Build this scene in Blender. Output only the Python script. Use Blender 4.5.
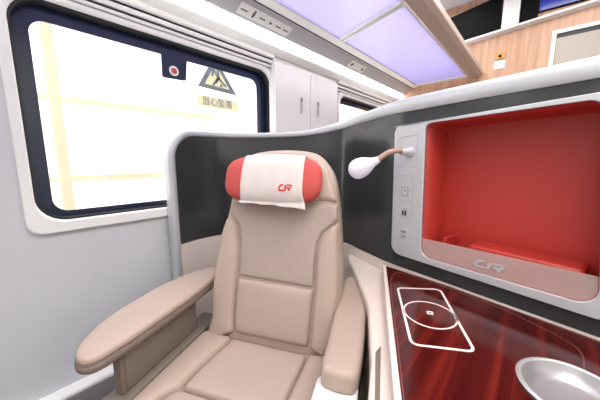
import bpy, bmesh, math, random
from mathutils import Vector, Matrix, geometry
random.seed(4)
for o in list(bpy.data.objects): bpy.data.objects.remove(o)
SC = bpy.context.scene; COL = SC.collection

# ------------------------------------------------------------------ camera
CX, CY, FPX = 300.0, 200.0, 267.0
PITCH = math.radians(8.7); YAW = math.atan2(240, FPX/math.cos(PITCH)); CAMZ = 1.17
CAM = Vector((0, 0, CAMZ))
Fh = Vector((-math.sin(YAW), math.cos(YAW), 0)); R_ = Vector((math.cos(YAW), math.sin(YAW), 0)); Z_ = Vector((0, 0, 1))
F_ = Fh*math.cos(PITCH) - Z_*math.sin(PITCH); U_ = Fh*math.sin(PITCH) + Z_*math.cos(PITCH)
cd = bpy.data.cameras.new('camera'); cam = bpy.data.objects.new('camera', cd); COL.objects.link(cam)
cam.location = CAM; cam.rotation_euler = (math.pi/2-PITCH, 0, YAW)
cd.sensor_width = 36; cd.lens = 36*FPX/600; cd.clip_start = .01
SC.camera = cam
# ------------------------------------------------------------------ light
SC.view_settings.view_transform = 'Standard'; SC.view_settings.look = 'None'
SC.view_settings.gamma = 1; SC.view_settings.use_curve_mapping = False
SC.view_settings.exposure = 0.9
W = bpy.data.worlds.new('world'); SC.world = W; W.use_nodes = True
W.node_tree.nodes['Background'].inputs[0].default_value = (1, 1, 1, 1)
W.node_tree.nodes['Background'].inputs[1].default_value = 1.9
def area(name, loc, rot, sx, sy, power, col=(1, 1, 1)):
    l = bpy.data.lights.new(name, 'AREA'); l.shape = 'RECTANGLE'; l.size = sx; l.size_y = sy; l.energy = power; l.color = col
    o = bpy.data.objects.new(name, l); COL.objects.link(o); o.location = loc; o.rotation_euler = rot; return o
area('ceiling_light', (.1, .6, 2.66), (0, 0, 0), .5, 4.4, 36, (1, .97, .93))
area('ceiling_light', (-.85, 1.6, 2.66), (0, 0, 0), .5, 3.2, 17, (1, 1, .93))
area('ceiling_light', (.75, .2, 2.66), (0, 0, 0), .4, 3.0, 14, (1, .96, .92))

# ------------------------------------------------------------------ helpers
def pix_z(x, y, z):
    r = R_*(x-CX) + U_*(CY-y) + F_*FPX; return CAM + r*((z-CAMZ)/r.z)
def pix_x(x, y, v):
    r = R_*(x-CX) + U_*(CY-y) + F_*FPX; return CAM + r*(v/r.x)
def pix_plane(x, y, p, n):
    r = R_*(x-CX) + U_*(CY-y) + F_*FPX; return CAM + r*((Vector(p)-CAM).dot(Vector(n))/r.dot(Vector(n)))
def lin(c):
    return tuple(((v/255)/12.92 if v/255 <= .04045 else ((v/255+.055)/1.055)**2.4) for v in c)
def mat(name, rgb, rough=.5, metal=0, spec=.5, emit=None, es=0, coat=0, bump=None, var=None):
    m = bpy.data.materials.new(name); m.use_nodes = True; nt = m.node_tree; b = nt.nodes['Principled BSDF']
    c = lin(rgb)+(1,)
    b.inputs['Base Color'].default_value = c; b.inputs['Roughness'].default_value = rough; b.inputs['Metallic'].default_value = metal
    b.inputs['Specular IOR Level'].default_value = spec; b.inputs['Coat Weight'].default_value = coat
    if emit: b.inputs['Emission Color'].default_value = lin(emit)+(1,); b.inputs['Emission Strength'].default_value = es
    tc = nt.nodes.new('ShaderNodeTexCoord')
    if bump:
        n = nt.nodes.new('ShaderNodeTexNoise'); n.inputs['Scale'].default_value = bump[0]; n.inputs['Detail'].default_value = 3
        k = nt.nodes.new('ShaderNodeBump'); k.inputs['Strength'].default_value = bump[1]; k.inputs['Distance'].default_value = .002
        nt.links.new(tc.outputs['Object'], n.inputs['Vector']); nt.links.new(n.outputs['Fac'], k.inputs['Height']); nt.links.new(k.outputs[0], b.inputs['Normal'])
    v = var or .04
    n = nt.nodes.new('ShaderNodeTexNoise'); n.inputs['Scale'].default_value = 7; nt.links.new(tc.outputs['Object'], n.inputs['Vector'])
    mx = nt.nodes.new('ShaderNodeMix'); mx.data_type = 'RGBA'; mx.inputs['A'].default_value = c
    mx.inputs['B'].default_value = tuple(x*(1-v*2) for x in c[:3])+(1,)
    nt.links.new(n.outputs['Fac'], mx.inputs['Factor']); nt.links.new(mx.outputs['Result'], b.inputs['Base Color'])
    return m
def dots(m, scale, strength, dist=.001):
    """perforated leather: a regular dot pattern as bump"""
    nt = m.node_tree; b = nt.nodes['Principled BSDF']; tc = nt.nodes.new('ShaderNodeTexCoord')
    v = nt.nodes.new('ShaderNodeTexVoronoi'); v.inputs['Scale'].default_value = scale; v.inputs['Randomness'].default_value = 0
    k = nt.nodes.new('ShaderNodeBump'); k.inputs['Strength'].default_value = strength; k.inputs['Distance'].default_value = dist
    nt.links.new(tc.outputs['Object'], v.inputs['Vector']); nt.links.new(v.outputs['Distance'], k.inputs['Height']); nt.links.new(k.outputs[0], b.inputs['Normal'])
    return m
def wood(name, c1, c2, c3, axis_scale, rough, coat=0, rot=0):
    m = bpy.data.materials.new(name); m.use_nodes = True; nt = m.node_tree; b = nt.nodes['Principled BSDF']
    tc = nt.nodes.new('ShaderNodeTexCoord'); mp = nt.nodes.new('ShaderNodeMapping')
    mp.inputs['Scale'].default_value = axis_scale; mp.inputs['Rotation'].default_value = (0, 0, rot)
    n = nt.nodes.new('ShaderNodeTexNoise'); n.inputs['Scale'].default_value = 1; n.inputs['Detail'].default_value = 6; n.inputs['Roughness'].default_value = .6
    n.inputs['Distortion'].default_value = .25
    cr = nt.nodes.new('ShaderNodeValToRGB'); e = cr.color_ramp.elements
    e[0].position = .3; e[0].color = lin(c1)+(1,); e[1].position = .7; e[1].color = lin(c3)+(1,); q = e.new(.5); q.color = lin(c2)+(1,)
    L = nt.links.new; L(tc.outputs['Object'], mp.inputs[0]); L(mp.outputs[0], n.inputs['Vector']); L(n.outputs['Fac'], cr.inputs[0]); L(cr.outputs[0], b.inputs['Base Color'])
    b.inputs['Roughness'].default_value = rough; b.inputs['Coat Weight'].default_value = coat; b.inputs['Coat Roughness'].default_value = .08
    return m
def seethru(name, rgb, opac, rough=.05, facgloss=.06):
    m = bpy.data.materials.new(name); m.use_nodes = True; nt = m.node_tree; nt.nodes.clear()
    out = nt.nodes.new('ShaderNodeOutputMaterial'); t = nt.nodes.new('ShaderNodeBsdfTransparent'); d = nt.nodes.new('ShaderNodeBsdfDiffuse')
    g = nt.nodes.new('ShaderNodeBsdfGlossy'); g.inputs['Roughness'].default_value = rough; d.inputs[0].default_value = lin(rgb)+(1,)
    a = nt.nodes.new('ShaderNodeMixShader'); a.inputs[0].default_value = opac; b = nt.nodes.new('ShaderNodeMixShader'); b.inputs[0].default_value = facgloss
    L = nt.links.new; L(t.outputs[0], a.inputs[1]); L(d.outputs[0], a.inputs[2]); L(a.outputs[0], b.inputs[1]); L(g.outputs[0], b.inputs[2]); L(b.outputs[0], out.inputs[0])
    return m
def frosted(name, rgb):
    m = bpy.data.materials.new(name); m.use_nodes = True; nt = m.node_tree; nt.nodes.clear()
    out = nt.nodes.new('ShaderNodeOutputMaterial'); t = nt.nodes.new('ShaderNodeBsdfTranslucent'); d = nt.nodes.new('ShaderNodeBsdfDiffuse')
    g = nt.nodes.new('ShaderNodeBsdfGlossy'); g.inputs['Roughness'].default_value = .25
    t.inputs[0].default_value = lin(rgb)+(1,); d.inputs[0].default_value = lin(rgb)+(1,)
    a = nt.nodes.new('ShaderNodeMixShader'); a.inputs[0].default_value = .3; b = nt.nodes.new('ShaderNodeMixShader'); b.inputs[0].default_value = .06
    L = nt.links.new; L(t.outputs[0], a.inputs[1]); L(d.outputs[0], a.inputs[2]); L(a.outputs[0], b.inputs[1]); L(g.outputs[0], b.inputs[2]); L(b.outputs[0], out.inputs[0])
    return m

def thing(name, label, cat, loc=(0, 0, 0), group=None, kind=None):
    o = bpy.data.objects.new(name, None); COL.objects.link(o); o.location = loc; o.empty_display_size = .1
    if kind: o['kind'] = kind
    else: o['label'] = label; o['category'] = cat
    if group: o['group'] = group
    return o
def rootloc(o):
    v = Vector((0, 0, 0))
    while o: v = v + o.location; o = o.parent
    return v
def obj(name, bm, m, parent=None, label=None, cat=None, group=None, kind=None, smooth=True, bevel=0, seg=2, angle=35):
    """bm in world coordinates, or a mesh"""
    if isinstance(bm, bmesh.types.BMesh):
        bmesh.ops.recalc_face_normals(bm, faces=bm.faces)
        me = bpy.data.meshes.new(name); bm.to_mesh(me); bm.free()
    else: me = bm
    me.name = name
    me.materials.clear(); me.materials.append(m)
    for p in me.polygons: p.use_smooth = smooth
    if smooth: me.set_sharp_from_angle(angle=math.radians(angle))
    o = bpy.data.objects.new(name, me); COL.objects.link(o)
    if parent:
        me.transform(Matrix.Translation(-rootloc(parent))); o.parent = parent
    else:
        vs = [v.co for v in me.vertices]
        c = Vector(((min(v.x for v in vs)+max(v.x for v in vs))/2, (min(v.y for v in vs)+max(v.y for v in vs))/2, min(v.z for v in vs)))
        me.transform(Matrix.Translation(-c)); o.location = c
    if bevel:
        b = o.modifiers.new('bevel', 'BEVEL'); b.width = bevel; b.segments = seg; b.limit_method = 'ANGLE'; b.angle_limit = math.radians(40)
    if label: o['label'] = label
    if cat: o['category'] = cat
    if group: o['group'] = group
    if kind: o['kind'] = kind
    return o
def box(x0, x1, y0, y1, z0, z1, bm=None, M=None):
    bm = bm or bmesh.new()
    vs = [bm.verts.new((x, y, z)) for x in (x0, x1) for y in (y0, y1) for z in (z0, z1)]
    if M is not None:
        for v in vs: v.co = M(*v.co)
    for f in ((0, 1, 3, 2), (4, 6, 7, 5), (0, 4, 5, 1), (2, 3, 7, 6), (0, 2, 6, 4), (1, 5, 7, 3)): bm.faces.new([vs[i] for i in f])
    return bm
def prism(pts, h0, h1, M=None, bm=None):
    """2D outline extruded h0..h1; M maps (a,b,h) to world"""
    bm = bm or bmesh.new(); M = M or (lambda a, b, h: Vector((a, b, h)))
    A = [bm.verts.new(M(a, b, h0)) for a, b in pts]; B = [bm.verts.new(M(a, b, h1)) for a, b in pts]
    n = len(pts); bm.faces.new(A); bm.faces.new(B[::-1])
    for i in range(n): bm.faces.new((A[i], A[(i+1) % n], B[(i+1) % n], B[i]))
    return bm
def ring(outer, inner, h0, h1, M, bm=None):
    """flat frame between two loops of equal point count, thick h0..h1"""
    bm = bm or bmesh.new(); n = len(outer)
    L = [[bm.verts.new(M(a, b, h)) for a, b in lp] for lp, h in ((outer, h0), (outer, h1), (inner, h1), (inner, h0))]
    for k in range(4):
        for i in range(n): bm.faces.new((L[k][i], L[k][(i+1) % n], L[(k+1) % 4][(i+1) % n], L[(k+1) % 4][i]))
    return bm
def rquad(q, r, n=6):
    """rounded quad: q four corners (2D) in order, r radius or list"""
    out = []; r = r if isinstance(r, (list, tuple)) else [r]*4
    for i in range(4):
        P = Vector(q[i]); A = (Vector(q[i-1])-P).normalized(); B = (Vector(q[(i+1) % 4])-P).normalized()
        ang = A.angle(B); d = r[i]/math.tan(ang/2); s = P+A*d; e = P+B*d
        c = P+(A+B).normalized()*(r[i]/math.sin(ang/2))
        for k in range(n+1):
            t = k/n; v = (s-c).lerp(e-c, t); v = v.normalized()*r[i] if r[i] > 0 else v; out.append(tuple(c+v))
    return out
def rrect(x0, x1, y0, y1, r, n=6): return rquad([(x0, y0), (x1, y0), (x1, y1), (x0, y1)], r, n)
def ellipse(cx, cy, rx, ry, n=40): return [(cx+rx*math.cos(2*math.pi*i/n), cy+ry*math.sin(2*math.pi*i/n)) for i in range(n)]
def catmull(P, n, closed=False):
    out = []; m = len(P)
    def g(i): return P[i % m] if closed else P[max(0, min(m-1, i))]
    for i in range(m if closed else m-1):
        a, b, c, d = g(i-1), g(i), g(i+1), g(i+2)
        for k in range(n):
            t = k/n
            out.append(tuple(.5*((2*b[j])+(-a[j]+c[j])*t+(2*a[j]-5*b[j]+4*c[j]-d[j])*t*t+(-a[j]+3*b[j]-3*c[j]+d[j])*t**3) for j in range(len(b))))
    if not closed: out.append(tuple(P[-1]))
    return out
def densify(P, step):
    out = []
    for i in range(len(P)):
        a = Vector(P[i]); b = Vector(P[(i+1) % len(P)]); n = max(1, int((b-a).length/step))
        for k in range(n): out.append(tuple(a.lerp(b, k/n)))
    return out
def tube(path, radii, n=14, bm=None, cap=True):
    bm = bm or bmesh.new(); path = [Vector(p) for p in path]; rings = []
    if not isinstance(radii, (list, tuple)): radii = [radii]*len(path)
    t0 = (path[1]-path[0]).normalized(); up = Vector((0, 0, 1)) if abs(t0.z) < .9 else Vector((1, 0, 0)); x = t0.cross(up).normalized()
    for i, p in enumerate(path):
        t = (path[min(i+1, len(path)-1)]-path[max(i-1, 0)]).normalized(); x = (x-t*x.dot(t)).normalized(); y = t.cross(x)
        rings.append([bm.verts.new(p+(x*math.cos(2*math.pi*k/n)+y*math.sin(2*math.pi*k/n))*radii[i]) for k in range(n)])
    for a, b in zip(rings, rings[1:]):
        for k in range(n): bm.faces.new((a[k], a[(k+1) % n], b[(k+1) % n], b[k]))
    if cap: bm.faces.new(rings[0]); bm.faces.new(rings[-1][::-1])
    return bm
def pad(outline, H, r, M, crown=0, depth=.03, step=.012, wave=None, sharp=None):
    """upholstered pad: height falls off round the outline; M maps (a,b,h)"""
    P = densify(outline, step); n = len(P)
    ar = sum(P[i][0]*P[(i+1) % n][1]-P[(i+1) % n][0]*P[i][1] for i in range(n))
    if ar < 0: P = P[::-1]
    segs = [(P[i], P[(i+1) % n]) for i in range(n)]
    def inside(x, y):
        c = False
        for (x1, y1), (x2, y2) in segs:
            if (y1 > y) != (y2 > y) and x < (x2-x1)*(y-y1)/(y2-y1)+x1: c = not c
        return c
    def dist(x, y):
        m = 9
        for (x1, y1), (x2, y2) in segs:
            dx, dy = x2-x1, y2-y1; l = dx*dx+dy*dy; t = max(0, min(1, ((x-x1)*dx+(y-y1)*dy)/l)) if l else 0
            q = (x-x1-t*dx)**2+(y-y1-t*dy)**2
            if q < m: m = q
        return math.sqrt(m)
    pts = [Vector(p) for p in P]; D = [0.0]*n
    for off in (r*.06, r*.2, r*.42, r*.7):
        for i in range(n):
            t = (Vector(P[(i+1) % n])-Vector(P[i-1])).normalized(); q = Vector(P[i])+Vector((-t.y, t.x))*off
            if inside(q.x, q.y) and abs(dist(q.x, q.y)-off) < off*.15: pts.append(q); D.append(off)
    x0 = min(p[0] for p in P); x1 = max(p[0] for p in P); y0 = min(p[1] for p in P); y1 = max(p[1] for p in P)
    j = 0; y = y0
    while y < y1:
        x = x0+(step/2 if j % 2 else 0)
        while x < x1:
            if inside(x, y):
                d = dist(x, y)
                if d > r*.8: pts.append(Vector((x, y))); D.append(d)
            x += step
        y += step*.87; j += 1
    V, E, Fc, ov, _, _ = geometry.delaunay_2d_cdt(pts, [], [list(range(n))], 1, 1e-6)
    bm = bmesh.new(); vs = []
    for i, v in enumerate(V):
        src = ov[i][0] if ov[i] else 0
        d = D[src] if ov[i] else dist(v.x, v.y)
        q = min(d/r, 1); h = H*math.sqrt(max(0, 1-(1-q)**2)) + crown*(1-math.exp(-d/(r*1.6)))
        if wave: h += wave(v.x, v.y)*q
        vs.append(bm.verts.new(M(v.x, v.y, h)))
    for f in Fc:
        try: bm.faces.new([vs[i] for i in f])
        except ValueError: pass
    bm.edges.ensure_lookup_table()
    be = [e for e in bm.edges if len(e.link_faces) == 1]; low = {}
    for e in be:
        for v in e.verts:
            if v not in low:
                k = vs.index(v); low[v] = bm.verts.new(M(V[k].x, V[k].y, -depth))
    for e in be: bm.faces.new((e.verts[0], e.verts[1], low[e.verts[1]], low[e.verts[0]]))
    loop = [low[v] for v in vs if v in low]
    lowe = [e for e in bm.edges if len(e.link_faces) == 1]
    bmesh.ops.contextual_create(bm, geom=lowe)
    return bm
def line2d(P, w, closed, M, h0, h1, bm=None):
    """stroke of width w along a 2D polyline as a thin raised band"""
    n = len(P); A = []; B = []
    for i in range(n):
        a = Vector(P[i-1] if (closed or i) else P[0]); b = Vector(P[(i+1) % n] if (closed or i < n-1) else P[-1])
        t = (b-a).normalized(); nn = Vector((-t.y, t.x))*w/2; A.append(tuple(Vector(P[i])+nn)); B.append(tuple(Vector(P[i])-nn))
    if closed: return ring(A, B, h0, h1, M, bm)
    return prism(A+B[::-1], h0, h1, M, bm)
def text_mesh(s, size, M, depth=.0006, shear=0, bold=0):
    cu = bpy.data.curves.new('writing', 'FONT'); cu.body = s; cu.size = size; cu.align_x = 'CENTER'; cu.align_y = 'CENTER'; cu.shear = shear; cu.offset = bold; cu.extrude = depth
    o = bpy.data.objects.new('writing', cu); COL.objects.link(o); bpy.context.view_layer.update()
    dg = bpy.context.evaluated_depsgraph_get(); me = bpy.data.meshes.new_from_object(o.evaluated_get(dg))
    bpy.data.objects.remove(o)
    for v in me.vertices: v.co = M(v.co.x, v.co.y, v.co.z)
    return me

# ------------------------------------------------------------------ materials
m_white = mat('white_paint', (240, 240, 239), .35)
m_wall = mat('wall_laminate', (207, 209, 215), .38, bump=(220, .05))
m_ceil = mat('ceiling_white', (225, 225, 228), .5)
m_floor = mat('floor_carpet', (92, 86, 84), .9, bump=(300, .5))
m_navy = mat('navy_border', (30, 40, 66), .16)
m_rubber = mat('black_rubber', (26, 27, 31), .5)
m_leather = mat('beige_leather', (177, 158, 146), .5, bump=(420, .25))
m_perf = dots(mat('perforated_leather', (173, 155, 144), .55), 170, .5, .0012)
m_quilt = dots(mat('quilted_leather', (165, 149, 140), .55), 45, .3, .003)
m_pipe = mat('taupe_piping', (116, 102, 93), .6)
m_panel = mat('taupe_arm_panel', (122, 112, 103), .45)
m_cream = mat('cream_plastic', (224, 210, 201), .4)
m_dark = mat('charcoal_laminate', (54, 56, 57), .17, spec=.6)
m_silver = mat('silver_paint', (192, 194, 197), .34, metal=.25)
m_frame = mat('pale_silver_frame', (198, 200, 204), .3, metal=.25)
m_key = mat('grey_key', (186, 188, 193), .35)
m_ink = mat('black_ink', (25, 25, 27), .5)
m_red = mat('red_lacquer', (188, 58, 50), .4)
m_redcloth = mat('red_cloth', (192, 78, 75), .8, bump=(350, .3))
m_cover = mat('white_cover_cloth', (212, 203, 198), .85, bump=(300, .3))
m_redink = mat('red_print', (206, 32, 34), .7)
m_table = wood('rosewood', (50, 10, 11), (72, 17, 15), (100, 29, 23), (50, 1.2, 6), .14, coat=.25, rot=math.radians(-25))
m_oak = wood('light_wood', (166, 122, 98), (186, 143, 117), (200, 160, 134), (26, 4, 1.6), .4)
m_strip = mat('light_diffuser', (255, 255, 255), .5, emit=(255, 253, 248), es=6)
m_glass = seethru('window_glass', (255, 255, 255), .0, .02, .04)
m_acryl = seethru('frosted_acrylic', (205, 188, 182), .42, .12, .07)
m_purple = frosted('lavender_glass', (206, 202, 238))
m_chrome = mat('brushed_metal', (204, 204, 206), .35, metal=.6)
m_mark = mat('pale_marking', (232, 222, 220), .4)
m_black = mat('black_satin', (7, 7, 9), .6, spec=.1)
m_screen = mat('screen_blue', (16, 30, 120), .15, emit=(30, 60, 190), es=.18)
m_lampstalk = mat('tan_stalk', (168, 140, 122), .45)
m_lamp = mat('lamp_cap_white', (214, 212, 226), .3, emit=(240, 238, 255), es=.12)
m_beam = mat('tan_beam', (186, 170, 160), .4)
m_greyshutter = mat('grey_blind', (176, 168, 160), .6)
m_out = mat('station_white', (244, 243, 240), .8)
m_outtan = mat('station_cream', (180, 169, 142), .8)
m_signgrey = mat('sign_grey', (88, 92, 102), .6)
m_signyel = mat('sign_pale_yellow', (204, 196, 156), .6)

# ------------------------------------------------------------------ setting
WX = -1.5
def MX(x):   # window wall plane: (a=y, b=z, h towards the cabin)
    return lambda a, b, h: Vector((x+h, a, b))
# window wall with two openings
def wall_left():
    bm = bmesh.new()
    ys = [-1.3, .08, 1.36, 2.235, 3.555, 3.7]; zs = [0, .91, 1.78, 2.72]
    for i in range(len(ys)-1):
        for j in range(3):
            if j == 1 and i in (1, 3): continue
            box(WX-.08, WX, ys[i], ys[i+1], zs[j], zs[j+1], bm)
    bmesh.ops.remove_doubles(bm, verts=bm.verts, dist=.0001)
    return bm
obj('wall_left', wall_left(), m_wall, kind='structure', smooth=False)
obj('floor', box(-1.6, 1.5, -1.3, 3.7, -.05, 0), m_floor, kind='structure', smooth=False)
obj('ceiling', box(-1.6, 1.5, -1.3, 3.7, 2.72, 2.77), m_ceil, kind='structure', smooth=False)
obj('wall_right', box(1.45, 1.5, -1.3, 3.7, 0, 2.72), m_white, kind='structure', smooth=False)
obj('wall_back', box(-1.6, 1.5, -1.35, -1.3, 0, 2.72), m_white, kind='structure', smooth=False)

def window(idx, y0, y1, z0, z1, tab):
    t = thing('window_%d' % idx, None, None, (WX, (y0+y1)/2, z0), kind='structure')
    # white trim
    o = rrect(y0-.035, y1+.03, z0-.05, z1+.026, [.05, .05, .10, .06], 8); i_ = rrect(y0, y1, z0, z1, .10, 8)
    obj('window_frame', ring(o, i_, -.045, .022, MX(WX)), m_white, t, bevel=.008)
    # dark rubber lip then navy printed band
    i2 = rrect(y0+.008, y1-.008, z0+.008, z1-.008, .095, 8)
    obj('gasket', ring(i_, i2, -.05, .004, MX(WX)), m_rubber, t)
    i3 = rrect(y0+.058, y1-.078, z0+.032, z1-.060, .055, 8)
    obj('dark_border', ring(i2, i3, -.052, -.044, MX(WX)), m_navy, t)
    obj('glass_pane', prism(i2, -.062, -.056, MX(WX)), m_glass, t)
    return t
w1 = window(1, .083, 1.358, .913, 1.777, True)
w2 = window(2, 2.24, 3.55, .913, 1.777, False)
# ribbed blind housing above the windows
def ribs(y0, y1, z0, bm=None):
    bm = bm or bmesh.new()
    prof = [(0, 0), (.03, 0), (.034, .02), (.026, .026), (.026, .034), (.045, .038), (.05, .066), (.040, .072), (.040, .080), (.07, .084), (.08, .135), (0, .135)]
    return prism(prof, y0, y1, lambda a, b, h: Vector((WX+a, h, z0+b*.6)), bm)
r1 = obj('trim_1', ribs(-1.3, 1.345, 1.804), m_white, kind='structure', smooth=False, bevel=.003)
r2 = obj('trim_2', ribs(2.145, 3.69, 1.804), m_white, kind='structure', smooth=False, bevel=.003)
for k, (a, b) in enumerate(((-1.3, 1.345), (2.145, 3.69))):
    obj('seam', box(WX+.024, WX+.036, a, b, 1.8195, 1.8245), m_rubber, (r1, r2)[k], smooth=False)
    obj('seam', box(WX+.038, WX+.050, a, b, 1.8475, 1.8523), m_rubber, (r1, r2)[k], smooth=False)
# kick ledge and grille at the foot of the window wall
obj('baseboard_left', prism([(0, .0), (.055, .0), (.055, .14), (.050, .15), (0, .155)], -1.3, 3.69, lambda a, b, h: Vector((WX+a, h, b))), m_white, kind='structure', smooth=False, bevel=.004)
g = thing('floor_grille', 'long black slatted air grille along the foot of the window wall', 'air grille', (WX+.14, .6, .0))
obj('grille_backing', box(WX+.057, WX+.20, -.6, .56, .0, .118), m_black, g, smooth=False)
bm = bmesh.new()
for k in range(9): obj('grille_slat', box(WX+.066+k*.0148, WX+.070+k*.0148, -.6, .56, .119, .138), mat('dark_metal', (138, 136, 134), .5) if k == 0 else bpy.data.materials['dark_metal'], g, smooth=False)
bm.free()

# light strip, sign panel, rail
def LZ(prof, y0=-1.3, y1=3.69): return prism(prof, y0, y1, lambda a, b, h: Vector((a, h, b)))
obj('trim_3', LZ([(-1.43, 1.872), (-1.5, 1.886), (-1.5, 2.03), (-1.32, 2.03), (-1.32, 1.94), (-1.352, 1.905), (-1.352, 1.894)]), m_white, kind='structure', smooth=False)
obj('strip_light', LZ([(-1.351, 1.892), (-1.343, 1.890), (-1.30, 1.925), (-1.305, 1.945), (-1.32, 1.938), (-1.351, 1.904)]), m_strip, label='long glowing white strip light running above the windows', cat='strip light', smooth=False)
m_signpan = mat('grey_sign_panel', (186, 186, 190), .4)
obj('trim_4', LZ([(-1.30, 1.930), (-1.19, 1.987), (-1.19, 2.02), (-1.31, 1.97)]), m_signpan, kind='structure', smooth=False)
# luggage rack
rk = thing('luggage_rack', 'overhead luggage rack with lavender glass shelves and tan front beam', 'luggage rack', (-.9, 1.2, 1.99))
obj('wall_rail', LZ([(-1.19, 1.985), (-1.13, 1.995), (-1.13, 2.03), (-1.19, 2.03)], -1.25, 3.40), m_white, rk, smooth=False, bevel=.004)
obj('front_beam', LZ([(-.625, 1.985), (-.60, 1.972), (-.53, 1.980), (-.505, 2.0), (-.51, 2.05), (-.625, 2.05)], -1.25, 3.285), m_beam, rk, smooth=False, bevel=.006)
obj('beam_edge', box(-.636, -.6252, -1.25, 3.285, 1.990, 2.03), m_white, rk, smooth=False)
ycut = [-1.2, .02, 1.63, 3.26]
for k in range(3):
    obj('glass_shelf', prism([(-1.129, ycut[k]+.115), (-.637, ycut[k]-.05), (-.637, ycut[k+1]-.11), (-1.129, ycut[k+1]+.055)] if k < 2 else [(-1.129, ycut[k]+.115), (-.637, ycut[k]-.05), (-.637, 3.225), (-1.129, 3.235)], 2.004, 2.012), m_purple, rk, smooth=False)
for k in range(4):
    sk = lambda x, y, z, s_=(.33 if k < 3 else 0): Vector((x, y-(x+.883)*s_, z))
    c = obj('cross_bracket', box(-1.129, -.637, ycut[k]-.028, ycut[k]+.028, 1.992, 2.03, None, sk), m_white, rk, smooth=False, bevel=.006)
    obj('bracket_groove', box(-1.12, -.64, ycut[k]-.004, ycut[k]+.004, 1.9905, 1.9925, None, sk), m_key, c, smooth=False)

obj('rail_seam', box(-1.1945, -1.1905, -1.25, 3.4, 1.9825, 1.992), m_rubber, rk, smooth=False)

# sign plates in the grey panel under the rack
def MS(a, b, h):      # a along y, b across the sloping panel, h out (down)
    base = Vector((-1.30, 0, 1.930)); d = Vector((.11, 0, .057)).normalized(); nrm = Vector((d.z, 0, -d.x))
    return base + Vector((0, a, 0)) + d*b + nrm*h
def MST(a, b, h): return MS(a, b, h)
def sign_plate(y0, y1, label, glyphs):
    t = thing('seat_sign', label, 'sign', MS((y0+y1)/2, .05, 0))
    obj('plate', prism(rrect(y0, y1, .022, .088, .008, 3), .0005, .003, MS), m_white, t)
    for k, gl in enumerate(glyphs):
        bm = bmesh.new()
        y = y0+.035+k*(y1-y0-.07)/max(1, len(glyphs)-1)
        if gl == 'p':      # person pictogram
            prism([(y-.006, .078), (y+.006, .078), (y+.006, .066), (y+.003, .064), (y+.009, .06), (y+.005, .034), (y-.005, .034), (y-.009, .06), (y-.003, .064), (y-.006, .066)], .003, .004, MS, bm)
        elif gl == 'a':    # slanted arrow
            prism([(y-.012, .04), (y+.014, .052), (y-.012, .066), (y-.004, .052)], .003, .004, MS, bm)
        elif gl == 't':    # small line of text
            box(y-.022, y+.020, .049, .056, .003, .004, bm, MS)
        else: prism(rrect(y-.01, y+.01, .038, .064, .002, 2), .003, .004, MS, bm)
        obj({'p': 'person_pictogram', 'a': 'arrow', 't': 'lettering', 's': 'symbol'}[gl], bm, m_ink if gl == 's' else m_signgrey, t, smooth=False)
sign_plate(.93, 1.31, 'pale plate with seat pictograms under the luggage rack above the cupboard', 'tptatt')
sign_plate(.62, .76, 'small pale plate at the top edge above the window', 'tt')
sign_plate(2.03, 2.27, 'small plate of dark symbols beside the far end of the strip light', 'ss')

# cupboard between the windows
cb = thing('wall_cupboard', 'white two-door cupboard built in between the two windows', 'cupboard', (WX, 1.8, .3))
obj('carcass', box(WX, WX+.045, 1.352, 2.138, .3, 1.882), m_white, cb, smooth=False, bevel=.004)
for k, (a, b) in enumerate(((1.356, 1.748), (1.754, 2.134))):
    d = obj('door', box(WX+.046, WX+.062, a, b, .31, 1.845), m_white, cb, smooth=False, bevel=.004)
    yy = b-.115 if k == 0 else a+.09
    p = obj('latch', prism(rrect(yy-.011, yy+.011, 1.525, 1.645, .010, 4), .0625, .068, MX(WX)), m_chrome, d)
    obj('latch_slot', prism(rrect(yy-.005, yy+.005, 1.615, 1.635, .004, 4), .068, .0695, MX(WX)), m_ink, d)

# end wall: light wood with ledge and dark screens
EY = 3.30
def MY(y): return lambda a, b, h: Vector((a, y-h, b))
obj('wall_far', box(-1.5, 1.45, EY+.02, EY+.12, 0, 2.72), m_oak, kind='structure', smooth=False)
def SL(x): return (x+.73)*.07      # the ledge climbs gently towards the aisle
obj('trim_5', prism([(0, 2.315), (.07, 2.325), (.07, 2.340), (0, 2.340)], -.765, 1.45, lambda a, b, h: Vector((h, EY+.02-a, b+SL(h)))), m_white, kind='structure', smooth=False)
for (a, b, m, lab) in ((-.75, -.40, m_black, 'black glossy panel above the white ledge nearest the rack beam'), (-.265, -.142, m_black, 'narrow black panel between white pillar and blue screen')):
    obj('dark_panel', prism([(a, 2.342+SL(a)), (b, 2.342+SL(b)), (b-(.01 if a < -.5 else 0), 2.68), (a-(.19 if a < -.5 else 0), 2.60+(.08 if a > -.5 else 0))], .0, .03, MY(EY+.02)), m, label=lab, cat='panel', smooth=False)
tv = thing('screen', 'dark screen with a blue glow high on the wood wall', 'screen', (.15, EY, 2.40))
obj('screen_body', box(-.139, .62, EY-.008, EY+.02, 2.44, 2.70), m_black, tv, smooth=False)
obj('screen_picture', box(-.135, .16, EY-.011, EY-.008, 2.445, 2.69), m_screen, tv, smooth=False)
obj('pillar', box(-.395, -.27, EY-.02, EY+.02, 2.375, 2.70), m_white, label='short white upright between the black panels on the wood wall', cat='pillar', smooth=False)
# framed hatch
dd = thing('wall_hatch', 'white framed hatch with a grey blind in the wood wall', 'hatch', (.4, EY, 1.3))
obj('hatch_frame', ring([(-.03, 1.3), (.95, 1.3), (.95, 2.255), (-.03, 2.255)], [(0, 1.33), (.92, 1.33), (.92, 2.225), (0, 2.225)], 0, .03, MY(EY+.02)), m_white, dd, smooth=False, bevel=.003)
obj('blind', box(.001, .919, EY+.0, EY+.019, 1.331, 2.19), m_greyshutter, dd, smooth=False)
obj('blind_gap', box(.001, .919, EY+.004, EY+.019, 2.19, 2.224), m_ink, dd, smooth=False)
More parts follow.
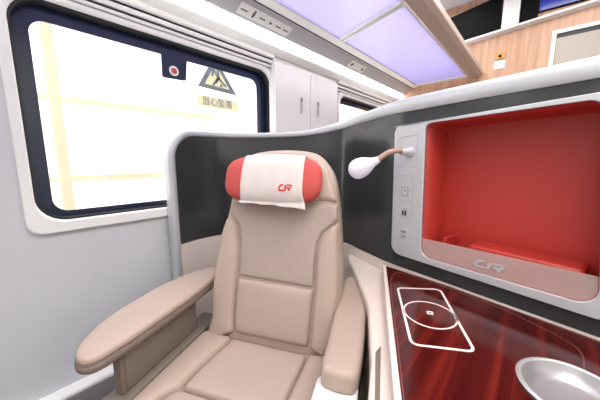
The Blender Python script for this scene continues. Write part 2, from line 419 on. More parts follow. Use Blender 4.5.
# coat hook
ck = thing('coat_hook', 'small brass coat hook with white tag on the wood wall', 'coat hook', (-.38, EY, 2.06))
m_brass = mat('brass', (176, 128, 80), .35, metal=.6)
obj('back_plate', prism(rrect(-.42, -.345, 2.115, 2.17, .008, 3), .0, .012, MY(EY+.02)), m_brass, ck)
obj('knob', tube([(-.385, EY+.008, 2.145), (-.385, EY-.02, 2.14)], [.012, .009], 10), m_black, ck)
obj('tag', prism(rrect(-.425, -.34, 2.03, 2.105, .004, 3), .0, .006, MY(EY+.02)), m_white, ck)

# ------------------------------------------------------------------ outside the window
obj('platform_ground', box(-9, -2.2, -8, 14, -.2, .0), m_out, label='pale station platform outside the window', cat='platform', smooth=False)
sw = thing('station_wall', 'white station wall beyond the platform with cream bands', 'wall', (-5, 3, 0))
obj('wall_face', box(-5.2, -5.0, -8, 14, 0, 5), m_out, sw, smooth=False)
z1_ = pix_x(120, 106, -4.97).z; z2_ = pix_x(100, 177, -4.97).z
obj('cream_band', box(-5.0, -4.97, -8, 14, z1_-.04, z1_+.04), m_outtan, sw, smooth=False)
obj('cream_band', box(-5.0, -4.97, -8, 14, z2_-.05, z2_+.03), m_outtan, sw, smooth=False)
for k, y in enumerate((pix_x(50, 60, -3.8).y-.04, 3.9, 7.2)):
    obj('platform_column', box(-3.95, -3.80, y, y+.09, 0, 4.2), m_outtan, label=('cream platform column at the left of the near window', 'cream platform column behind the warning sign', 'farthest cream platform column along the platform')[k], cat='column', group='platform columns', smooth=False)
# warning sign on its glass screen
SX = -2.55
def on(px, py): p = pix_x(px, py, SX); return (p.y, p.z)
ws = thing('warning_sign', 'pale yellow falling-person warning triangle with Chinese writing outside the window', 'sign', pix_x(216, 95, SX))
def MSX(a, b, h): return Vector((SX+h, a, b))
tri = [on(214, 56), on(197.5, 86), on(236, 95.5)]
cx_ = sum(p[0] for p in tri)/3; cz_ = sum(p[1] for p in tri)/3
tin = [(cx_+(p[0]-cx_)*.66, cz_+(p[1]-cz_)*.66) for p in tri]
obj('triangle_face', prism(tri, 0, .004, MSX), m_signyel, ws, smooth=False)
obj('triangle_border', ring(tri, tin, .004, .008, MSX), m_signgrey, ws, smooth=False)
bm = bmesh.new()
for a in ([(213, 69), (218, 78), (216, 83)], [(218, 78), (223, 84), (226, 87)], [(218, 78), (213, 85)], [(213, 69), (212, 76)], [(217, 70), (219, 79)]):
    line2d([on(*p) for p in a], .021, False, MSX, .004, .008, bm)
prism(ellipse(*on(221, 86), .014, .014, 12), .004, .008, MSX, bm)
obj('falling_figure', bm, m_signgrey, ws, smooth=False)
q = [on(197, 94), on(237, 102), on(237, 112), on(197, 105)]
obj('caption_plate', prism(q, 0, .004, MSX), m_signyel, ws, smooth=False)
A = Vector(on(217.5, 103.3)); sl = (q[1][1]-q[0][1])/(q[1][0]-q[0][0])
obj('caption', text_mesh('当心坠落', .088, lambda x, y, z: Vector((SX+.0055+z, A.x+x, A.y+y)), .001), m_signgrey, ws, smooth=False)
obj('sign_panel', box(SX-.03, SX-.001, 1.55, 2.55, 0.0, 2.3), seethru('screen_glass', (250, 250, 250), .25), ws, smooth=False)
# tab with red dot on the window
tab = [(-.0, 0)]
p0 = pix_x(161, 50, WX-.044); p1 = pix_x(187, 57, WX-.044); p2 = pix_x(186, 81, WX-.044); p3 = pix_x(162.5, 77, WX-.044)
obj('dark_tab', prism(rquad([(p0.y, 1.735), (p1.y, 1.735), (p2.y, p2.z), (p3.y, p3.z)], [.002, .002, .012, .012], 4), -.0505, -.0435, MX(WX)), m_navy, w1, smooth=False)
pc = pix_x(174, 71, WX-.043)
obj('white_ring', prism(ellipse(pc.y, pc.z, .026, .026, 28), -.0435, -.0425, MX(WX)), m_white, w1, smooth=False)
obj('red_dot', prism(ellipse(pc.y, pc.z, .0155, .0155, 28), -.0425, -.0418, MX(WX)), m_redcloth, w1, smooth=False)

# ------------------------------------------------------------------ privacy shell
ctrl = [(-1.420, .50, 1.29, .035), (-1.430, .62, 1.29, .035), (-1.448, .78, 1.295, .033), (-1.40, .95, 1.295, .032), (-1.22, 1.09, 1.295, .032), (-1.0, 1.19, 1.30, .034), (-.81, 1.255, 1.33, .042),
        (-.62, 1.190, 1.347, .050), (-.46, 1.130, 1.357, .056), (-.25, 1.0867, 1.363, .056), (-.04, 1.0433, 1.367, .056), (.17, 1.0, 1.37, .056), (.45, .942, 1.375, .056), (.75, .88, 1.38, .056)]
PC = catmull(ctrl, 14)
S_ = [0.0]
for i in range(1, len(PC)): S_.append(S_[-1]+math.hypot(PC[i][0]-PC[i-1][0], PC[i][1]-PC[i-1][1]))
S0 = S_[14]            # dark panel starts at the second control point
def plan(s):
    s += S0; s = max(0, min(S_[-1]-1e-6, s))
    i = 0
    while S_[i+1] < s: i += 1
    t = (s-S_[i])/(S_[i+1]-S_[i]); return [a+(b-a)*t for a, b in zip(PC[i], PC[i+1])]
def surf(s, z, d):
    p = plan(s); e = .02; a = plan(s-e); b = plan(s+e); t = Vector((b[0]-a[0], b[1]-a[1], 0)).normalized()
    n = Vector((t.y, -t.x, 0)); return Vector((p[0], p[1], z))+n*d
RC = .12
def top(s):
    T = plan(s)[2]
    return T if s >= RC else T-RC+math.sqrt(max(0, RC*RC-(RC-max(s, 0))**2))
SEND = S_[-1]-S0
def s_of_x(x):     # for the console straight
    lo, hi = .8, SEND
    for _ in range(40):
        m = (lo+hi)/2
        if plan(m)[0] < x: lo = m
        else: hi = m
    return lo
sh = thing('privacy_shell', 'curved seat surround, charcoal inside with a silver rim and cream lower part', 'seat surround', (-.9, 1.2, 0))
sn = [RC*(1-math.cos(k*math.pi/2/8)) for k in range(8)]
xs = sn + [RC+(SEND-RC)*k/90 for k in range(91)]
hx0, hx1 = s_of_x(-.38), s_of_x(.172)
xs = sorted(xs+[hx0, hx1])
def grid_panel(zf0, zf1, d0, d1, hole=None, zs=None):
    bm = bmesh.new(); V = {}
    for i, s in enumerate(xs):
        col = zs(s) if zs else [zf0(s), zf1(s)]
        for j, z in enumerate(col):
            for k, d in enumerate((d0, d1)): V[i, j, k] = bm.verts.new(surf(s, z, d))
    nj = len(col)
    def solid(i, j): return not (0 <= i < len(xs)-1 and 0 <= j < nj-1) and False or (0 <= i < len(xs)-1 and 0 <= j < nj-1 and not (hole and hx0-1e-6 <= xs[i] and xs[i+1] <= hx1+1e-6 and j == 1))
    for i in range(len(xs)-1):
        for j in range(nj-1):
            if not solid(i, j): continue
            bm.faces.new((V[i, j, 0], V[i+1, j, 0], V[i+1, j+1, 0], V[i, j+1, 0]))
            bm.faces.new((V[i, j, 1], V[i, j+1, 1], V[i+1, j+1, 1], V[i+1, j, 1]))
            if not solid(i-1, j): bm.faces.new((V[i, j, 0], V[i, j+1, 0], V[i, j+1, 1], V[i, j, 1]))
            if not solid(i+1, j): bm.faces.new((V[i+1, j, 0], V[i+1, j, 1], V[i+1, j+1, 1], V[i+1, j+1, 0]))
            if not solid(i, j-1): bm.faces.new((V[i, j, 0], V[i, j, 1], V[i+1, j, 1], V[i+1, j, 0]))
            if not solid(i, j+1): bm.faces.new((V[i, j+1, 0], V[i+1, j+1, 0], V[i+1, j+1, 1], V[i, j+1, 1]))
    return bm
obj('upper_panel', grid_panel(None, None, 0, -.022, True, zs=lambda s: [.706, min(.785, top(s)-.02), min(1.304+max(0, plan(s)[0]+.4)*.055, top(s)-.01), top(s)]), m_dark, sh)
obj('lower_panel', grid_panel(lambda s: 0, lambda s: .705, .004, -.022), m_cream, sh)
# rim: swept in (s,z), then wrapped on the curved surface
path = [(0.0, z) for z in (0, .2, .4, .6, .8, 1.0, 1.10)] + [(s, top(s)) for s in sn[1:]] + [(0.0, 0.0)]
path = [(0.0, z) for z in (0.0, .25, .5, .72, .9, 1.05, 1.13)]
path += [(s, top(s)) for s in [0.0]+sn[1:]] + [(RC+(SEND-RC)*k/90, top(RC+(SEND-RC)*k/90)) for k in range(91)]
bm = bmesh.new(); rings = []
for i, (s, z) in enumerate(path):
    a = Vector(path[max(i-1, 0)]); b = Vector(path[min(i+1, len(path)-1)]); t = (b-a).normalized(); n = Vector((-t.y, t.x))
    w = plan(s)[3]
    rr = []
    for (u, d) in ((0, -.03), (0, .006), (.2, .012), (.75, .010), (.95, .002), (1.0, -.012), (1.0, -.045), (.0, -.045)):
        q = Vector((s, z))+n*w*u; rr.append(bm.verts.new(surf(q.x, q.y, d)))
    rings.append(rr)
for a, b in zip(rings, rings[1:]):
    for k in range(8): bm.faces.new((a[k], a[(k+1) % 8], b[(k+1) % 8], b[k]))
bm.faces.new(rings[0]); bm.faces.new(rings[-1][::-1])
obj('rim', bm, m_silver, sh, angle=50)
# outer skin seen from the aisle side
obj('outer_skin', grid_panel(lambda s: 0, lambda s: top(s)-.002, -.024, -.04) if 0 else grid_panel(None, None, -.024, -.044, True, zs=lambda s: [0, .785, min(1.304+max(0, plan(s)[0]+.4)*.055, top(s)-.01), top(s)]), m_white, sh)

# ------------------------------------------------------------------ console face: frame, niche
FP = Vector((-.46, 1.130, 0)); FD = Vector((.63, -.13, 0)).normalized(); FN = Vector((FD.y, -FD.x, 0))
def MF(a, b, h): return FP + FD*a + FN*h + Vector((0, 0, b))
def fp(px, py, h=.01):
    p = pix_plane(px, py, MF(0, 0, h), FN); d = p-FP; return (d.dot(FD), p.z)
side = thing('side_cabinet', 'silver framed red storage niche with switch column in the charcoal wall', 'cabinet', MF(.2, .76, 0))
outer = rquad([fp(391.5, 252), (.672, .758), (.672, 1.338), fp(395.5, 126.5)], [.045, .05, .04, .03], 8)
hole = rquad([fp(421, 256), fp(599, 307.5), fp(604, 98.5), fp(426.5, 123.5)], [.04, .045, .03, .022], 8)
obj('frame', ring(outer, hole, .0, .016, MF), m_frame, side, bevel=.005, seg=3)
# niche box: loft from the hole inwards
bm = bmesh.new(); DP = .17
cxh = sum(p[0] for p in hole)/len(hole); czh = sum(p[1] for p in hole)/len(hole)
def inset(P, k): return [(cxh+(p[0]-cxh)*k, czh+(p[1]-czh)*k) for p in P]
levels = [(hole, .012), (hole, -.14), (inset(hole, .99), -.16), (inset(hole, .96), -DP)]
L = [[bm.verts.new(MF(a, b, h)) for a, b in P] for P, h in levels]
for A_, B_ in zip(L, L[1:]):
    for i in range(len(hole)): bm.faces.new((A_[i], A_[(i+1) % len(hole)], B_[(i+1) % len(hole)], B_[i]))
bm.faces.new(L[-1])
nb = obj('niche', bm, m_red, side)
sol = nb.modifiers.new('solid', 'SOLIDIFY'); sol.thickness = .006; sol.offset = 1
# low trays at the bottom of the niche
zb = min(p[1] for p in hole)+.002; a0 = min(p[0] for p in hole)
bm = box(a0+.06, a0+.075, zb, zb+.075, -.165, -.06, None, MF)
obj('divider', bm, m_red, side, smooth=False, bevel=.006)
obj('tray', prism(rrect(a0+.155, a0+.455, zb, zb+.07, .012, 4), -.166, -.06, MF), m_red, side, bevel=.008)
# acrylic lip with emblem
lip = rquad([fp(421.5, 255.5, .004), fp(598, 306.5, .004), fp(599, 277, .004), fp(421, 238, .004)], [.037, .042, .002, .002], 6)
lp = obj('acrylic_lip', prism(lip, .002, .007, MF), m_acryl, side, smooth=False)
def emblem(M, w, m, parent, th=.0008):
    """the slanted two-letter railway mark, w wide"""
    s = w/1.0; bm = bmesh.new()
    def sk(p): return (p[0]*s+p[1]*s*.28, p[1]*s)
    c = [(-.20, .20), (-.36, .20), (-.44, .10), (-.46, -.08), (-.38, -.19), (-.02, -.19)]
    line2d([sk(p) for p in catmull(c, 5)], .11*s, False, M, 0, th, bm)
    line2d([sk(p) for p in [(-.02, .19), (.02, -.20)][::-1]], .12*s, False, M, 0, th, bm)
    line2d([sk(p) for p in catmull([(.06, .20), (.34, .20), (.42, .12), (.36, .01), (.12, -.01)], 5)], .10*s, False, M, 0, th, bm)
    line2d([sk(p) for p in [(.20, -.02), (.42, -.20)]], .12*s, False, M, 0, th, bm)
    return obj('emblem', bm, m, parent, smooth=False)
e0 = fp(489, 266, .008)
emblem(lambda a, b, h: MF(e0[0]+a, e0[1]+b*.6, .007+h), .085, m_key, lp, .002)

# switch column
def quadpx(*pp): return [fp(*p, .017) for p in pp]
up = rquad(quadpx((396.5, 164), (416.5, 167), (418, 134), (398.5, 138)), .01, 4)
lo = rquad(quadpx((394, 245), (412, 249), (414.5, 175.5), (397, 174.5)), [.014, .014, .008, .008], 4)
for P in (up, lo): obj('switch_plate', line2d(P, .0022, True, MF, .0155, .0175), m_key, side, smooth=False)
def keypad(cx, cy, kind):
    c = fp(cx, cy, .018); w = .017
    k = obj('button', prism(rrect(c[0]-w, c[0]+w, c[1]-.022, c[1]+.022, .003, 3), .0162, .0185, MF), m_key, side)
    bm = bmesh.new(); M = lambda a, b, h: MF(c[0]+a, c[1]+b, h)
    if kind == 'dot':
        prism(ellipse(0, 0, .0028, .0028, 12), .0185, .0195, M, bm)
        ring(rrect(-.013, .013, -.018, .018, .003, 3), rrect(-.0122, .0122, -.0172, .0172, .003, 3), .0185, .019, M, bm)
    elif kind == 'usb':
        for q in (-.0055, .0055): prism([(q-.0035, -.014), (q+.0035, -.014), (q+.0035, .006), (q-.0035, .006)], .0185, .0195, M, bm)
        prism([(-.006, .012), (.006, .012), (.006, .014), (-.006, .014)], .0185, .0195, M, bm)
    else:
        for q in (-.007, 0, .007): prism([(q-.0018, .006), (q+.0018, .006), (q+.0018, .014), (q-.0018, .014)], .0185, .0195, M, bm)
        for q, r_ in ((-.007, .5), (.007, -.5)): prism([(q-.0015+r_*.006, -.013), (q+.0015+r_*.006, -.013), (q+.0015-r_*.004, -.004), (q-.0015-r_*.004, -.004)], .0185, .0195, M, bm)
        prism([(-.0015, -.016), (.0015, -.016), (.0015, -.010), (-.0015, -.010)], .0185, .0195, M, bm)
    obj({'dot': 'button_symbol', 'usb': 'usb_ports', 'sock': 'socket_holes'}[kind], bm, m_ink, k, smooth=False)
keypad(405, 191, 'dot'); keypad(404.3, 212, 'usb'); keypad(403.3, 234, 'sock')

# reading lamp
a_, b_ = fp(410, 152, .017)
lb = MF(a_, b_, .016)
lampo = thing('reading_lamp', 'lit white reading lamp on a curved tan stalk beside the red niche', 'reading lamp', lb)
obj('base', tube([lb, lb+FN*.012, lb+FN*.024, lb+FN*.05-FD*.012], [.021, .020, .014, .0115], 20), m_frame, lampo)
def pray(px, py, d):   # a point of the lamp at a set distance off the frame
    return pix_plane(px, py, MF(0, 0, d), FN)
P = [lb+FN*.045-FD*.010, pray(398, 150.5, .085), pray(388, 153, .12), pray(377.5, 160, .15)]
pp = [Vector(p) for p in catmull([tuple(p) for p in P], 8)]
obj('stalk', tube(pp, .0105, 14), m_lampstalk, lampo)
d_ = (pray(352.5, 171.5, .185)-pp[-1]); L_ = d_.length; d_.normalize()
hp = [(-.06, .012), (.06, .015), (.2, .020), (.34, .029), (.5, .037), (.68, .041), (.85, .040), (.98, .033), (1.07, .020), (1.10, .003)]
hd = obj('lamp_head', tube([pp[-1]+d_*L_*t for t, r in hp], [r for t, r in hp], 24), m_lamp, lampo, angle=80)

# ------------------------------------------------------------------ table
TZ = .70
cs = thing('console_table', 'glossy dark red wood side table with a cream edge beside the seat', 'table', (.1, .7, 0))
tl = pix_z(386, 266, TZ); bl = pix_z(402, 402, TZ)
dirv = (bl-tl).normalized(); bl2 = tl+dirv*1.08
wallp = [surf(s_of_x(x), 0, .006) for x in (-.2, .1, .4, .74)]
poly = [(tl.x, tl.y)] + [(p.x, p.y) for p in wallp] + [(.74, .12), (bl2.x, bl2.y)]
obj('tabletop', prism(poly, TZ-.012, TZ), m_table, cs, smooth=False)
# cream edging along the left side and along the wall
lft = [(tl.x, tl.y), (bl2.x, bl2.y)]; nl = Vector((dirv.y, -dirv.x)); nl = -nl if nl.x > 0 else nl
obj('edge_strip', prism([(tl.x, tl.y), (bl2.x, bl2.y), (bl2.x+nl.x*.016, bl2.y+nl.y*.016), (tl.x+nl.x*.016, tl.y+nl.y*.016+.004)], TZ-.05, TZ+.006), m_cream, cs, smooth=False, bevel=.004)
obj('console_body', prism([(p[0]*1.0, p[1]) for p in poly], .0, TZ-.0125), m_cream, cs, smooth=False)
# charging mark
MT = lambda a, b, h: Vector((a, b, TZ+h))
def tp(px, py): p = pix_z(px, py, TZ); return (p.x, p.y)
obj('charging_mark', line2d(rquad([tp(397.5, 288), tp(411.5, 344.5), tp(475, 352), tp(440, 289.5)], [.018]*4, 6), .0072, True, MT, .0002, .0010), m_mark, cs, smooth=False)
E4 = [Vector(tp(406.5, 312)), Vector(tp(454, 317)), Vector(tp(426, 301)), Vector(tp(433, 329))]
ec = sum(E4, Vector((0, 0)))/4; rr_ = sum((p-ec).length for p in E4)/4
c1 = obj('charging_ring', line2d(ellipse(ec.x, ec.y, rr_, rr_, 48), .0048, True, MT, .0002, .0010), m_mark, cs, smooth=False)
ec2 = Vector(tp(430, 313)); ad = math.radians(25)
obj('charging_symbol', ring([(ec2.x+math.cos(ad)*a-math.sin(ad)*b, ec2.y+math.sin(ad)*a+math.cos(ad)*b) for a, b in rrect(-.009, .009, -.009, .009, .003, 3)],
    [(ec2.x+math.cos(ad)*a-math.sin(ad)*b, ec2.y+math.sin(ad)*a+math.cos(ad)*b) for a, b in rrect(-.004, .004, -.003, .004, .001, 3)], .0002, .001, MT), m_mark, cs, smooth=False)
# fine inlaid outline round the table top
inl = [tp(*p) for p in ((391, 400), (388, 330), (386, 290), (390, 274), (404, 271), (450, 286), (500, 305), (550, 328), (578, 345), (588, 358), (590, 380), (588, 400))]
inl = [tp(404, 400), tp(396, 330)] + [tp(*p) for p in ((391, 290), (392, 277), (402, 273), (450, 289), (500, 308), (550, 332), (574, 346), (583, 357), (584, 372))]
obj('inlay_line', line2d(catmull(inl, 5), .0022, False, MT, .0001, .0006), mat('inlay', (128, 70, 66), .3), cs, smooth=False)
# cup recess
c3 = [Vector(tp(519, 371)), Vector(tp(545, 358))]
ct = Vector(tp(575, 393))
cr_ = .5*((c3[0]-ct).length+(c3[1]-ct).length)
def disc(cx, cy, prof, bm=None, n=48, cap=True):
    bm = bm or bmesh.new(); rs = []
    for r, z in prof: rs.append([bm.verts.new((cx+r*math.cos(2*math.pi*k/n), cy+r*math.sin(2*math.pi*k/n), z)) for k in range(n)])
    for a, b in zip(rs, rs[1:]):
        for k in range(n): bm.faces.new((a[k], a[(k+1) % n], b[(k+1) % n], b[k]))
    if cap: bm.faces.new(rs[-1]); bm.faces.new(rs[0])
    else:
        for k in range(n): bm.faces.new((rs[-1][k], rs[-1][(k+1) % n], rs[0][(k+1) % n], rs[0][k]))
    return bm
cut = bpy.data.objects.new('cutter', bpy.data.meshes.new('cutter')); cb_m = disc(ct.x, ct.y, [(cr_-.009, TZ-.04), (cr_-.009, TZ+.05)]); bmesh.ops.recalc_face_normals(cb_m, faces=cb_m.faces)
cb_m.to_mesh(cut.data); cb_m.free(); COL.objects.link(cut)
for ch in list(cs.children):
    if ch.name.startswith(('tabletop', 'console_body')):
        md = ch.modifiers.new('hole', 'BOOLEAN'); md.object = cut; md.operation = 'DIFFERENCE'; md.solver = 'EXACT'
        bpy.context.view_layer.update(); me_ = bpy.data.meshes.new_from_object(ch.evaluated_get(bpy.context.evaluated_depsgraph_get()))
        ch.modifiers.clear(); ch.data = me_
bpy.data.objects.remove(cut)
cup = thing('cup_holder', 'round brushed silver cup dish set in the red wood table', 'cup holder', (ct.x, ct.y, TZ))
obj('rim', disc(ct.x, ct.y, [(cr_-.010, TZ+.0005), (cr_, TZ+.0005), (cr_+.001, TZ+.004), (cr_-.003, TZ+.007), (cr_-.007, TZ+.007), (cr_-.010, TZ+.0045)], cap=False), m_chrome, cup, angle=60)
obj('dish', disc(ct.x, ct.y, [(cr_-.006, TZ+.001), (cr_-.010, TZ+.004), (cr_-.016, TZ-.008), (cr_-.026, TZ-.020), (cr_-.04, TZ-.024), (.0005, TZ-.025), (.0005, TZ-.028), (cr_-.04, TZ-.028), (cr_-.022, TZ-.024), (cr_-.012, TZ-.010)], cap=False), mat('dish_metal', (168, 164, 167), .36, metal=.6), cup, angle=60)

# ------------------------------------------------------------------ seat
SO = Vector((-.744, .628, 0)); LA = math.atan2(.42, .907)
US = Vector((math.cos(LA), math.sin(LA), 0)); VS = Vector((math.sin(LA), -math.cos(LA), 0))
def MSe(u, v, z): return SO + US*u + VS*v + Vector((0, 0, z))
def sz(px, py, z): p = pix_z(px, py, z)-SO; return (p.dot(US), p.dot(VS))
KB = .27; BT = math.atan(KB)
Bt = Vector((0, 0, 1))*math.cos(BT) - VS*math.sin(BT); Bn = VS*math.cos(BT)+Vector((0, 0, 1))*math.sin(BT); B0 = MSe(0, 0, .46)
def MB(a, b, h): return B0 + US*a + Bt*b + Bn*h
def bp(px, py, h=.022):
    p = pix_plane(px, py, B0+Bn*h, Bn)-B0; return (p.dot(US), p.dot(Bt))
seat = thing('reclining_seat', 'large beige leather reclining seat with padded armrests', 'seat', MSe(0, 0, 0))
# ledge between seat and table (cream), attached to the console
le = [pix_z(*p, .655) for p in ((349, 240), (372, 252), (386, 268), (393, 330), (403, 420))] + [pix_z(*p, .655) for p in ((366, 420), (371, 360), (368, 305), (356, 275), (348, 258))]
obj('side_ledge', prism([(p.x, p.y) for p in le], .05, .655), m_cream, cs, smooth=False, bevel=.012, seg=3)
l0 = [pix_z(*p, .656) for p in ((375.5, 352), (381, 346), (380.5, 368), (379.5, 420), (374.5, 420))]
obj('pull_slot', prism([(p.x, p.y) for p in l0], .6545, .6565), m_pipe, cs, smooth=False)

# backrest
HB = .035
bk = bp(285, 147)[1]
out = [(-.215, -.06), (-.27, -.02)] + [bp(*p) for p in ((208, 318), (208, 290), (212, 262), (218, 232), (223, 212), (228, 190), (234, 168), (243, 154), (258, 148.5), (282, 146.5), (306, 148), (320, 154), (330, 168), (335, 190), (337.5, 220), (339, 255), (339, 290))] + [(.285, .04), (.25, -.02), (.2, -.06)]
out = catmull(out, 4, True)
bkr = obj('backrest', pad(out, HB*.9, .045, lambda a, b, h: MB(a, b, h-.035), depth=.08, step=.02), m_leather, seat, angle=60)
def panel(pts, H, r, m, h0=-.012, crown=.0, name='panel', lab=None, step=.011, wave=None):
    return obj(name, pad(pts, H, r, lambda a, b, h: MB(a, b, h+h0), crown=crown, depth=.012, step=step, wave=wave), m, bkr, label=lab, angle=70)
# centre column limits
L1 = [bp(*p) for p in ((226, 213), (233, 219), (237, 228), (238, 245), (237.5, 262), (235.5, 276))]
L2 = [bp(*p) for p in ((235.5, 277.5), (233.5, 300), (232, 318), (232.5, 334))]
R1 = [bp(*p) for p in ((337, 221), (330, 226), (321, 234), (316, 246), (314, 265), (313, 289))]
R2 = [bp(*p) for p in ((312.7, 290.5), (311, 310), (309, 330), (307, 350))]
topL = [bp(*p) for p in ((228, 200),)]; topR = [bp(*p) for p in ((343.5, 203),)]
def shr(P, d):   # small outward/inward shift
    return [(p[0]+d, p[1]) for p in P]
g_ = .0012
# head panel
hpnl = [bp(*p) for p in ((229, 198.5), (232.5, 178), (238, 164), (246, 155.5), (260, 151), (285, 149.3), (305, 150.5), (318, 156), (327.5, 168), (333, 188), (335.5, 201))]
panel(hpnl, .022, .022, m_leather, name='head_panel')
# upper centre (quilted)
uc = [bp(228.5, 201.5)] + [(p[0]+g_, p[1]) for p in L1] + [(p[0]-g_, p[1]) for p in R1[::-1]] + [bp(336, 204)]
panel(uc, .020, .010, m_quilt, name='centre_panel')
lc = [(p[0]+g_, p[1]) for p in L2] + [(p[0]-g_, p[1]) for p in R2[::-1]]
panel(lc, .021, .011, m_perf, crown=.010, name='lumbar_panel')
lbp = [bp(*p) for p in ((225, 216), (219.5, 232), (214, 262), (210, 290), (209.5, 316))] + [(-.262, -.01), (-.225, -.045)] + [(p[0]-g_, p[1]) for p in L2[::-1]] + [(p[0]-g_, p[1]) for p in L1[::-1][:-1]]
panel(lbp, .034, .018, m_leather, crown=.010, name='side_bolster', h0=-.018)
rbp = [bp(*p) for p in ((337, 224), (338, 255), (338, 288))] + [(.275, .05), (.24, -.02)] + [(p[0]+g_, p[1]) for p in R2[::-1]] + [(p[0]+g_, p[1]) for p in R1[::-1][:-1]]
panel(rbp, .034, .018, m_leather, crown=.010, name='side_bolster', h0=-.018)

# seat cushion
ZC = .435
def MC(a, b, h): return MSe(a, b, ZC+h)
def cp(px, py): return sz(px, py, .462)
cuo = catmull([(-.275, -.03), (-.285, .05), (-.285, .3), (-.285, .50), (-.24, .56), (0, .575), (.24, .56), (.285, .50), (.285, .3), (.285, .05), (.27, -.03), (0, -.04)], 5, True)
cush = obj('seat_cushion', pad(cuo, .02, .03, lambda a, b, h: MC(a, b, h-.022), depth=.10, step=.02), m_leather, seat, angle=60)
sL = [cp(*p) for p in ((233, 335), (216, 350), (198, 366), (181, 384))]
sR = [cp(*p) for p in ((307.5, 352), (301, 366), (293, 382), (284, 401))]
fL, fR = sL[-1], sR[-1]
yF = fL[1]
sRx = [p for p in sR if p[1] < yF]+[(fR[0]+(fR[0]-sR[0][0])*0, yF)]
cpn = [(sL[0][0]+g_, sL[0][1])]+[(p[0]+g_, p[1]) for p in sL[1:]] + [(p[0]-g_, p[1]) for p in sRx[::-1]]
def cpanel(pts, H, r, m, h0, name, crown=.0):
    return obj(name, pad(pts, H, r, lambda a, b, h: MC(a, b, h+h0), crown=crown, depth=.012, step=.011), m, cush, angle=70)
cpanel(cpn, .021, .012, m_perf, -.006, 'seat_panel', .008)
bl_ = [(-.283, -.02)] + [(-.284, .1), (-.284, .3), (-.284, .40), (-.26, .412), (-.21, .405)] + [(p[0]-g_, p[1]) for p in sL[::-1]] 
bl_ = [(-.265, .0), (-.28, .03), (-.282, .2), (-.283, .42), (-.262, .43), (-.235, .40), (sL[-1][0]-.025, yF+.03)] + [(p[0]-g_, p[1]) for p in sL[::-1]]
cpanel(bl_, .032, .018, m_leather, -.010, 'side_bolster', .010)
br_ = [(.262, .0), (.278, .03), (.28, .2), (.281, .42), (.262, .43), (.235, .40), (sRx[-1][0]+.025, yF+.03)] + [(p[0]+g_, p[1]) for p in sRx[::-1]]
cpanel(br_, .032, .018, m_leather, -.010, 'side_bolster', .010)
fp_ = [(-.24, .408), (-.21, .40), (sL[-1][0]-.022, yF+.034), (sL[-1][0], yF+.005), (sRx[-1][0], yF+.005), (sRx[-1][0]+.022, yF+.034), (.235, .408), (.262, .438), (.27, .5), (.22, .545), (0, .56), (-.22, .545), (-.27, .5), (-.262, .438)]
cpanel(fp_, .026, .016, m_leather, -.008, 'front_panel', .006)
obj('seat_base', box(-.25, .25, -.02, .46, .0, .33, None, MSe), m_panel, seat, smooth=False, bevel=.02)
obj('base_rail', box(-.375, -.2875, -.12, .56, .0, .450, None, MSe), m_panel, seat, smooth=False, bevel=.012, seg=3)

# left armrest
ar = catmull([(-.385, -.20), (-.44, -.10), (-.468, .03), (-.470, .16), (-.459, .275), (-.425, .365), (-.385, .418), (-.345, .436), (-.312, .42), (-.300, .36), (-.293, .25), (-.290, .05), (-.298, -.12), (-.34, -.20)], 5, True)
aL = obj('armrest', pad(ar, .012, .012, lambda a, b, h: MSe(a, b, .628+h), depth=.012, step=.013), m_leather, seat, angle=60)
def grow(P, k):
    out_ = []
    for i in range(len(P)):
        t = (Vector(P[(i+1) % len(P)])-Vector(P[i-1])).normalized(); out_.append((P[i][0]+t.y*k, P[i][1]-t.x*k))
    return out_
sgn = 1
obj('armrest_side', prism(grow(ar, -.005), .592, .6155, MSe), m_pipe, aL, bevel=.008, seg=3)
bm = tube([MSe(a, b, .622) for a, b in ar]+[MSe(*ar[0], .622)], .0028, 8)
obj('piping', bm, m_pipe, aL)
obj('armrest_panel', box(-.345, -.315, .0, .335, .452, .583, None, MSe), m_panel, aL, smooth=False, bevel=.006)
obj('panel_edge', box(-.347, -.313, .3355, .350, .452, .583, None, MSe), m_pipe, aL, smooth=False, bevel=.004)
# right armrest
br = catmull([(.285, -.325), (.330, -.315), (.362, -.24), (.380, -.08), (.384, .10), (.382, .19), (.374, .255), (.345, .268), (.300, .264), (.279, .245), (.276, .15), (.270, -.05), (.266, -.25)], 5, True)
aR = obj('armrest', pad(br, .020, .022, lambda a, b, h: MSe(a, b, .606+h), depth=.035, step=.013), m_leather, seat, angle=60)
obj('armrest_side', box(.288, .372, -.20, .20, .30, .566, None, MSe), m_leather, aR, smooth=False, bevel=.02, seg=3)
obj('armrest_base', box(.272, .380, -.2, .40, .12, .548, None, MSe) if 0 else prism(rrect(.264, .379, .215, .43, .02, 4), .12, .565, MSe), m_white, aR, bevel=.01)

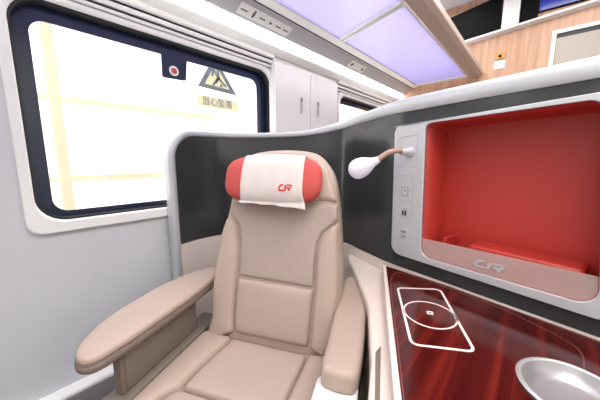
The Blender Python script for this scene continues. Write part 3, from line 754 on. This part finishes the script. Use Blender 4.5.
# ------------------------------------------------------------------ headrest pillow
pl = MB(-.03, 0, 0)
hc = [bp(228, 181, .05), bp(322, 181, .05), bp(275, 157, .05), bp(275, 204, .05)]
ua, ub = hc[0][0], hc[1][0]; tb, tt = hc[3][1], hc[2][1]; tm = (tb+tt)/2; HH = (tt-tb)/2
pil = thing('headrest_pillow', 'red headrest pillow under a white cloth cover with a red emblem', 'pillow', MB((ua+ub)/2, tb, .01))
def pil_pt(a, ph, grow_=0):
    q = (a-ua)/(ub-ua)*2-1; q = max(-1, min(1, q))
    k = (1-abs(q)**3.4)**(1/2.8)        # end rounding
    hh = HH*(.55+.45*k) if abs(q) < 1 else HH*.5
    kk = max(k, .02)
    hh = HH*kk**.8+grow_; dd = .052*kk+grow_
    c, s = math.cos(ph), math.sin(ph); e = .75
    return (a, tm+hh*abs(s)**e*math.copysign(1, s), .056+dd*abs(c)**e*math.copysign(1, c))
bm = bmesh.new(); N = 40; K = 36; rings = []
for i in range(N+1):
    q = -math.cos(math.pi*i/N); a = (ua+ub)/2+(ub-ua)/2*q
    rings.append([bm.verts.new(MB(*pil_pt(a, 2*math.pi*k/K))) for k in range(K)])
for A_, B_ in zip(rings, rings[1:]):
    for k in range(K): bm.faces.new((A_[k], A_[(k+1) % K], B_[(k+1) % K], B_[k]))
bmesh.ops.remove_doubles(bm, verts=bm.verts, dist=.0004)
obj('pillow_body', bm, m_redcloth, pil, angle=80)
# cloth: from behind the top, over the front, hanging below
ca, cb_ = bp(242, 181, .1)[0]+.0, bp(303, 181, .1)[0]
bm = bmesh.new(); rows = []; NA = 26
for i in range(NA+1):
    a = ca+(cb_-ca)*i/NA; row = []
    for k in range(30):
        ph = math.radians(150) - math.radians(215)*k/29
        p = pil_pt(a, ph, .0035)
        flare = max(0, (k-24)/5)
        row.append((p[0]*1+(i/NA-.5)*.012*flare, p[1], p[2]+.0015*math.sin(i*.9+k*.3)))
    x, y, z = row[-1]; drop = .010+.020*(i/NA)**3+.0015*math.sin(i*.8)
    for q in range(1, 5): row.append((x+(i/NA-.5)*.004*q, y-drop*q/4, z+.0015*math.sin(q/4*2+i*.7)+.004*q/4))
    rows.append([bm.verts.new(MB(*p)) for p in row])
for A_, B_ in zip(rows, rows[1:]):
    for k in range(len(A_)-1): bm.faces.new((A_[k], A_[k+1], B_[k+1], B_[k]))
cv = obj('cloth_cover', bm, m_cover, pil, angle=80)
so = cv.modifiers.new('solid', 'SOLIDIFY'); so.thickness = .0022; so.offset = 1
ep = bp(285.5, 188, .108)
def MEm(a, b, h):
    aa = ep[0]+a; bb = ep[1]+b
    s = (bb-tm)/(HH+.0035); ph = math.asin(max(-1, min(1, math.copysign(abs(s)**(1/.75), s)))); p = pil_pt(aa, ph, .0035)
    return MB(aa, bb, p[2]+.0028+h)
emblem(MEm, .052, m_redink, cv, .0008)
